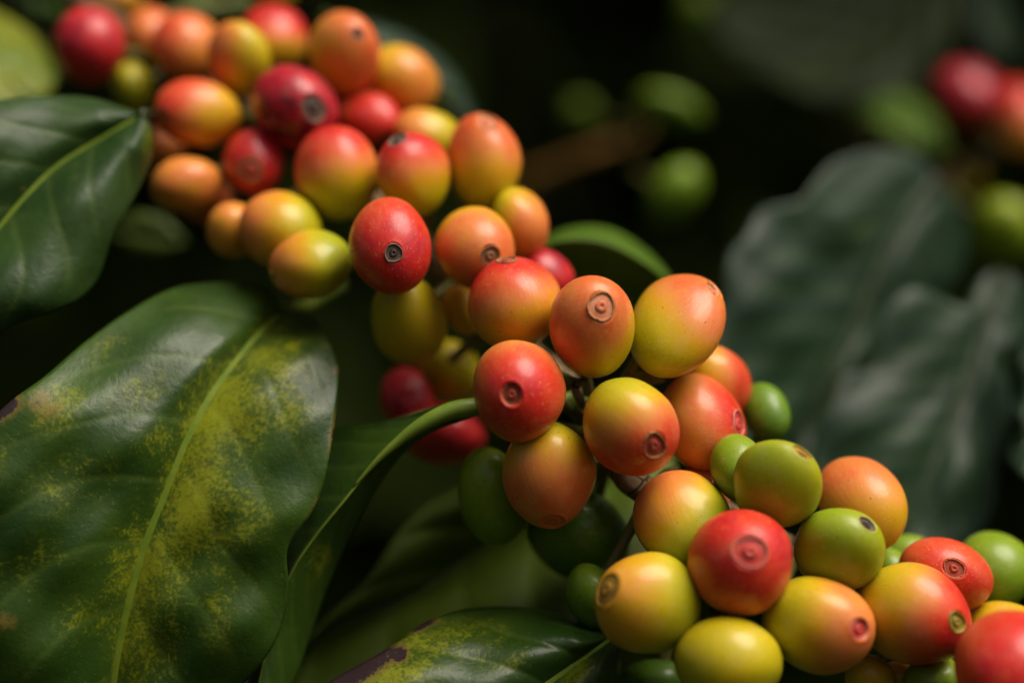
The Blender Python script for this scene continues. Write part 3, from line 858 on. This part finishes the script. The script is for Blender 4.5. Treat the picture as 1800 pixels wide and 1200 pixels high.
# upper left cluster, out of focus
A_(157, 80, 70, 64, 85, (-20, -30, -1), 55, (.90, .92, UP, 1), 'leftmost round red cherry at the top of the picture', 'upper')
A_(263, 60, 50, 44, 80, (5, -20, -1), 69, (.62, .68, UP, .8), 'small dim orange cherry between the leftmost red one and a salmon one', 'upper')
A_(328, 82, 62, 60, 70, (10, -30, -1), 59, (.60, .76, (-.8, -.5, 0), .8), 'salmon orange cherry left of the orange and yellow one', 'upper')
A_(418, 102, 66, 57, 75, (-30, 40, -1), 46, (.42, .66, (-1, -.1, 0), .5), 'cherry orange on its left and yellow on its right near the top', 'upper')
A_(480, 68, 64, 60, 60, (10, -40, -1), 58, (.50, .88, UP, .55), 'cherry with red top and pale yellow foot beside the orange and yellow one', 'upper')
A_(607, 94, 74, 64, 78, (22, -34, 1), 45, (.52, .70, (.8, -.4, 0), .8), 'orange cherry with small dark grey scar at the top of the cluster', 'upper', ('grey', 11))
A_(708, 142, 70, 60, 45, (40, 20, -1), 52, (.44, .60, (.9, .3, .3), .6), 'amber yellow cherry at the right end of the top row', 'upper')
A_(519, 188, 82, 70, 35, (34, 2, 1), 36, (.88, .94, (.3, -1, .3), .7), 'darkest crimson cherry with wide grey brown scar in the upper cluster', 'upper', ('grey', 24), [(-.35, .45, .16, .5), (.0, .6, .12, .5)])
A_(347, 200, 78, 60, 12, (-60, 6, 1), 40, (.50, .80, (-.9, -.4, 0), .7), 'oval orange red cherry with yellow right end beside the deep green leaf', 'upper', ('brown', 15))
A_(235, 155, 44, 38, 70, (0, 20, -1), 63, (.30, .38, UP, 1), 'small olive yellow cherry above the deep green leaf tip', 'upper')
A_(648, 207, 62, 46, 15, (30, 34, 1), 46, (.78, .86, (.5, .3, .5), .8), 'rosy red cherry in the middle of the upper cluster with dark scar below', 'upper', ('grey', 13))
A_(752, 236, 60, 46, 20, (20, -20, -1), 42, (.42, .62, (-1, 0, 0), .6), 'half hidden orange and pale yellow cherry behind two taller cherries', 'upper')
A_(448, 285, 60, 55, 85, (-8, 14, 1), 37, (.76, .90, (.4, -.4, .4), .8), 'small red cherry with ringed brown scar facing the viewer', 'upper', ('red', 22))
A_(590, 304, 86, 73, 75, (-30, -50, -1), 27, (.38, .84, (-.25, -1, 0), .75), 'large cherry red above and yellow below in the middle of the upper cluster', 'upper')
A_(727, 306, 77, 66, 85, (-30, -62, 1), 22, (.42, .88, (-.25, -1, 0), .8), 'cherry with grey scar on its top, red above and yellow below', 'upper', ('grey', 18))
A_(850, 284, 86, 66, 82, (6, -72, 1), 29, (.42, .72, (0.2, -1, 0), .8), 'tall salmon cherry with pale flat top at the right of the upper cluster', 'upper', ('tan', 22))
A_(915, 390, 64, 50, 68, (20, 40, -1), 24, (.42, .64, (.8, .3, .3), .6), 'narrow yellow cherry with orange flank beside the small arched leaf', 'upper')
A_(326, 326, 66, 50, -8, (-50, 10, -1), 36, (.58, .62, UP, 1), 'dim orange oval cherry under the oval orange red one', 'upper')
A_(285, 258, 40, 34, 20, (0, 20, -1), 63, (.62, .68, UP, 1), 'dark orange cherry mostly hidden beside the tip of the deep green leaf', 'upper')
A_(362, 352, 48, 40, 0, (0, 20, -1), 59, (.70, .74, UP, 1), 'dark reddish cherry in deep shade under the dim orange oval one', 'upper')
A_(492, 404, 76, 72, 30, (-40, 0, -1), 23, (.37, .64, (-1, -.2, 0), .75), 'yellow cherry with orange left side above the lemon shaped one', 'upper')
A_(410, 404, 52, 46, 85, (0, 20, -1), 30, (.55, .60, UP, 1), 'dim orange sliver of a cherry left of the yellow one', 'upper')
A_(546, 465, 76, 60, -12, (-70, 18, 1), 15, (.32, .62, (-1, .1, 0), .7), 'lemon shaped yellow green cherry with orange pointed end above the mottled leaf', 'upper', ('olive', 8))
A_(686, 433, 87, 74, 85, (6, 12, 1), 6, (.74, .87, (.4, .3, .5), .9), 'bright red cherry with small dark star shaped scar facing the viewer', 'upper', ('grey', 16), [(.3, -.25, .05, .4)])
A_(718, 562, 82, 67, 80, (10, 30, -1), 19, (.40, .47, (.4, .8, 0), .8), 'olive yellow cherry hanging below the bright red one', 'upper')
A_(833, 436, 76, 70, 60, (30, 14, 1), 13, (.42, .66, (.1, .25, .9), .75), 'salmon cherry with yellow rim and round brown scar beside the bright red one', 'upper', ('umber', 18))
A_(966, 478, 50, 36, 40, (20, -10, -1), 24, (.90, .93, UP, 1), 'magenta cherry peeping out behind the central cherries', 'upper')
A_(815, 545, 46, 34, 60, (0, 20, -1), 24, (.48, .52, UP, 1), 'shaded amber cherry sliver left of the red topped central cherry', 'upper')
A_(212, 2, 40, 34, 0, (0, 10, -1), 104, (.52, .58, UP, 1), 'blurred amber cherry cut by the top edge', 'upper')
A_(482, -14, 36, 30, 0, (0, 10, -1), 100, (.42, .46, UP, 1), 'blurred yellow cherry at the top edge above the red and yellow one', 'upper')
A_(716, 702, 58, 48, 60, (0, -20, -1), 36, (.89, .91, UP, 1), 'shaded red cherry above the long petiole', 'upper')
A_(775, 762, 82, 56, 15, (0, 20, -1), 32, (.89, .91, UP, 1), 'dark red cherry in the shade under the long petiole', 'upper')
A_(790, 650, 60, 52, 30, (0, 20, -1), 40, (.38, .42, UP, 1), 'dim olive cherry in shade below the olive yellow one', 'upper')
# central cluster, in focus
A_(904, 532, 84, 83, 30, (-14, -78, 1, .98), 7, (.46, .90, (-.3, -1, 0), 1.0, .15), 'orange cherry with red crown and scar on its top edge, left in the central cluster', 'middle', ('red', 17))
A_(1040, 574, 91, 77, 85, (18, -37, 1), -3, (.40, .68, (-.6, -.6, .45), .6, -.35), 'orange cherry with large pale ringed scar facing up, in the centre', 'middle', ('tan', 26))
A_(913, 687, 92, 82, 70, (-14, 6, 1), -6, (.66, .83, (.05, .15, 1), .45, .45), 'sharp red cherry with small round scar at the end of the long petiole', 'middle', ('red', 19), [(.12, -.22, .06, .35)])
A_(1187, 571, 98, 80, -55, (67, -62, 1, 1.03), 4, (.38, .68, (.8, -.65, .1), .75, .1), 'large yellow cherry with salmon shoulder at the upper right of the central cluster', 'middle', ('tan', 19))
A_(1107, 747, 94, 82, 60, (45, 37, 1), -8, (.36, .78, (.3, .9, -.1), .8, -.3), 'yellow topped red cherry with oval scar low on its right', 'middle', ('red', 24), [(.5, .4, .07, .5)])
A_(1233, 743, 90, 74, 60, (68, 2, 1, .90), 8, (.61, .84, (.95, -.25, .1), .6, .35), 'salmon red cherry with its ringed scar on the right rim', 'middle', ('rose', 22))
A_(1262, 672, 70, 58, 60, (44, 10, -1), 17, (.48, .80, (.9, -.1, .1), .7, .25), 'peach cherry with red right edge behind the salmon red one', 'middle')
A_(1347, 726, 54, 42, 75, (0, -20, -1), 18, (.14, .19, UP, 1), 'small unripe green cherry at the right of the central cluster', 'middle')
A_(967, 832, 96, 85, 88, (4, 84, 1, .98), 0, (.38, .68, (-.1, .9, .35), .7, -.1), 'orange cherry with yellow shoulders and its scar on the underside', 'middle', ('brown', 22))
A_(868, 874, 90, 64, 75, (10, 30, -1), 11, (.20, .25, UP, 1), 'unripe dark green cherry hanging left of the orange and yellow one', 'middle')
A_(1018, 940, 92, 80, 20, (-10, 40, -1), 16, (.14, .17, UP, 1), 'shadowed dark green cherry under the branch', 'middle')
# lower right cluster
A_(1198, 912, 90, 86, 40, (-30, -70, -1), -3, (.29, .64, (-.7, -.75, 0), .8, .2), 'yellow cherry with orange left shoulder below the bare piece of branch', 'lower')
A_(1304, 987, 95, 92, 0, (16, -18, 1), -14, (.66, .86, (.2, -.75, .6), .7), 'front red cherry with a large pink ringed scar in the lower cluster', 'lower', ('rose', 30))
A_(1367, 851, 81, 77, 60, (45, -58, 1), -10, (.28, .33, RT, 1), 'lime green cherry with amber scar on its upper right', 'lower', ('amber', 20))
A_(1300, 822, 62, 50, 70, (0, -20, -1), -2, (.20, .25, UP, 1), 'smaller green cherry tucked behind the lime green one', 'lower')
A_(1516, 884, 88, 74, 55, (0, -30, -1), 6, (.46, .66, (-.1, -1, 0), .7, .1), 'smooth apricot cherry without visible scar against the dark leaves', 'lower')
A_(1474, 965, 79, 76, 0, (52, -46, 1), -9, (.26, .31, RT, 1), 'lime green cherry with dark grey scar right of the front red one', 'lower', ('grey', 17))
A_(1140, 1061, 98, 90, 10, (-76, -26, 1), -13, (.34, .54, (-.9, -.1, .2), .7), 'yellow cherry with a broad brown scar facing left', 'lower', ('brown', 31))
A_(1042, 1048, 64, 46, 70, (-10, 20, -1), 4, (.17, .22, UP, 1), 'small green cherry half hidden behind the yellow one with the broad scar', 'lower')
A_(1281, 1165, 94, 84, 0, (0, 30, -1), -17, (.36, .42, UP, 1), 'plain yellow cherry cut by the bottom edge', 'lower', None, [(.05, .2, .08, .4)])
A_(1437, 1096, 102, 84, 18, (74, 8, 1), -12, (.38, .64, (.9, .15, .2), .6), 'yellow cherry with peach end and pink nub facing right', 'lower', ('rose', 20))
A_(1605, 1079, 104, 89, 28, (77, 12, 1), -8, (.44, .86, (.85, .35, .1), .75), 'large yellow to red cherry with green scar on its right end', 'lower', ('olive', 20))
A_(1659, 1010, 86, 66, 22, (19, -12, 1), 4, (.72, .80, (.4, -.3, .6), .8), 'red oval cherry with sharp dark ringed scar at the right', 'lower', ('red', 18))
A_(1752, 1002, 74, 66, 40, (20, -20, -1), 16, (.19, .24, UP, 1), 'green cherry behind the red oval one at the right edge', 'lower')
A_(1594, 972, 46, 34, -10, (0, -10, -1), 18, (.20, .24, UP, 1), 'green cherry top showing left of the red oval one', 'lower')
A_(1562, 1000, 42, 38, 30, (0, -10, -1), 12, (.18, .24, UP, 1), 'pale green cherry wedged above the large yellow to red one', 'lower')
A_(1768, 1118, 76, 62, 10, (0, -20, -1), 4, (.40, .48, UP, 1), 'yellow cherry showing above the big red one in the corner', 'lower')
A_(1788, 1185, 117, 113, 20, (40, -30, -1), -23, (.68, .86, (.3, -.1, .9), .8), 'big blurred red cherry in the bottom right corner', 'lower')
A_(1530, 1196, 52, 44, 60, (0, 20, -1), -2, (.42, .48, UP, 1), 'shaded ochre cherry at the bottom edge below the peach ended one', 'lower')
A_(1580, 1192, 40, 34, 0, (0, 20, -1), 2, (.44, .52, UP, 1), 'amber cherry sliver at the bottom edge below the large yellow to red one', 'lower')
A_(1642, 1200, 58, 52, 0, (0, 20, -1), -4, (.20, .25, UP, 1), 'green cherry at the bottom edge left of the big corner one', 'lower')
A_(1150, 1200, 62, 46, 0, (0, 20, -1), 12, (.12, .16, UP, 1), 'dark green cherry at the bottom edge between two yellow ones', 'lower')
A_(1222, 872, 60, 52, 0, (0, 20, -1), 8, (.64, .68, UP, 1), 'salmon sliver of a cherry hidden behind the orange shouldered yellow one', 'lower')
# background cherries
A_(1700, 170, 66, 60, 40, (10, -20, -1), 168, (.945, .96, UP, 1), 'blurred dark crimson cherry in the right background', 'back', stem='right')
A_(1792, 208, 66, 50, 80, (10, -20, -1), 160, (.60, .86, UP, .7), 'blurred red and orange cherry cut by the right edge', 'back', stem='right')
A_(1694, 312, 36, 34, 0, (0, 20, -1), 178, (.42, .46, UP, 1), 'small blurred yellow cherry between the background leaves', 'back', stem='right')
A_(1766, 404, 62, 56, 80, (0, 20, -1), 152, (.22, .28, UP, 1), 'blurred bright green cherry at the right edge', 'back', stem='right')
A_(1186, 338, 60, 40, -55, (0, 20, -1), 155, (.19, .22, UP, 1), 'blurred green cherry alone in the dark below the brown twig', 'back', stem='twig')
A_(1176, 190, 64, 30, 15, (0, 20, -1), 185, (.19, .22, UP, 1), 'dim oblong green cherry above the right end of the brown twig', 'back', stem='twig')
A_(1020, 196, 26, 24, 0, (0, 20, -1), 250, (.19, .22, UP, 1), 'faint green cherry above the middle of the brown twig', 'back', stem='twig')
A_(1228, 28, 46, 34, 80, (0, 20, -1), 262, (.19, .22, UP, 1), 'dim green cherry at the top edge in the background', 'back', stem='upper')

# ------------------------------------------------------------------ bracts and short twigs on the sharp part of the branch
def bract(pts_a, pts_b, n=18):
    a = np.array([W(*p) for p in catmull(pts_a, n)])
    b = np.array([W(*p) for p in catmull(pts_b, n)])
    V, F = [], []
    for i in range(n):
        for j in range(5):
            t = j / 4
            p = a[i] * (1 - t) + b[i] * t
            p = p + np.array([0, -0.0012 * math.sin(math.pi * t), 0])
            V.append(p)
    for i in range(n - 1):
        for j in range(4):
            q = i * 5 + j
            F.append((q, q + 1, q + 6, q + 5))
    o = make_obj('bract', V, F, M_BRACT, main_branch)
    s_ = o.modifiers.new('thickness', 'SOLIDIFY')
    s_.thickness = 0.0004
    return o
bract([(1090, 662, 8), (1115, 648, 6), (1145, 655, 4), (1170, 668, 5)], [(1095, 680, 10), (1120, 672, 8), (1145, 676, 7), (1168, 672, 6)])
bract([(985, 650, 8), (1005, 660, 5), (1025, 668, 5)], [(990, 690, 9), (1008, 684, 7), (1025, 672, 6)])
bract([(1150, 838, 4), (1170, 822, 3), (1190, 818, 3)], [(1158, 850, 6), (1178, 838, 5), (1194, 826, 4)])
def twig(pts, radii):
    q = catmull(pts, 20)
    path = np.array([W(*p) for p in q])
    rad = np.interp(np.linspace(0, 1, 20), np.linspace(0, 1, len(radii)), radii) * S
    V, F = tube_geo(path, rad, 10)
    return make_obj('twig', V, F, M_BARK, main_branch)
twig([(1030, 715, 8), (1018, 700, 5), (1012, 680, 4), (1030, 664, 4)], [10, 8, 7, 6])
twig([(1060, 740, 8), (1040, 730, 4), (1015, 722, 3)], [11, 9, 6])
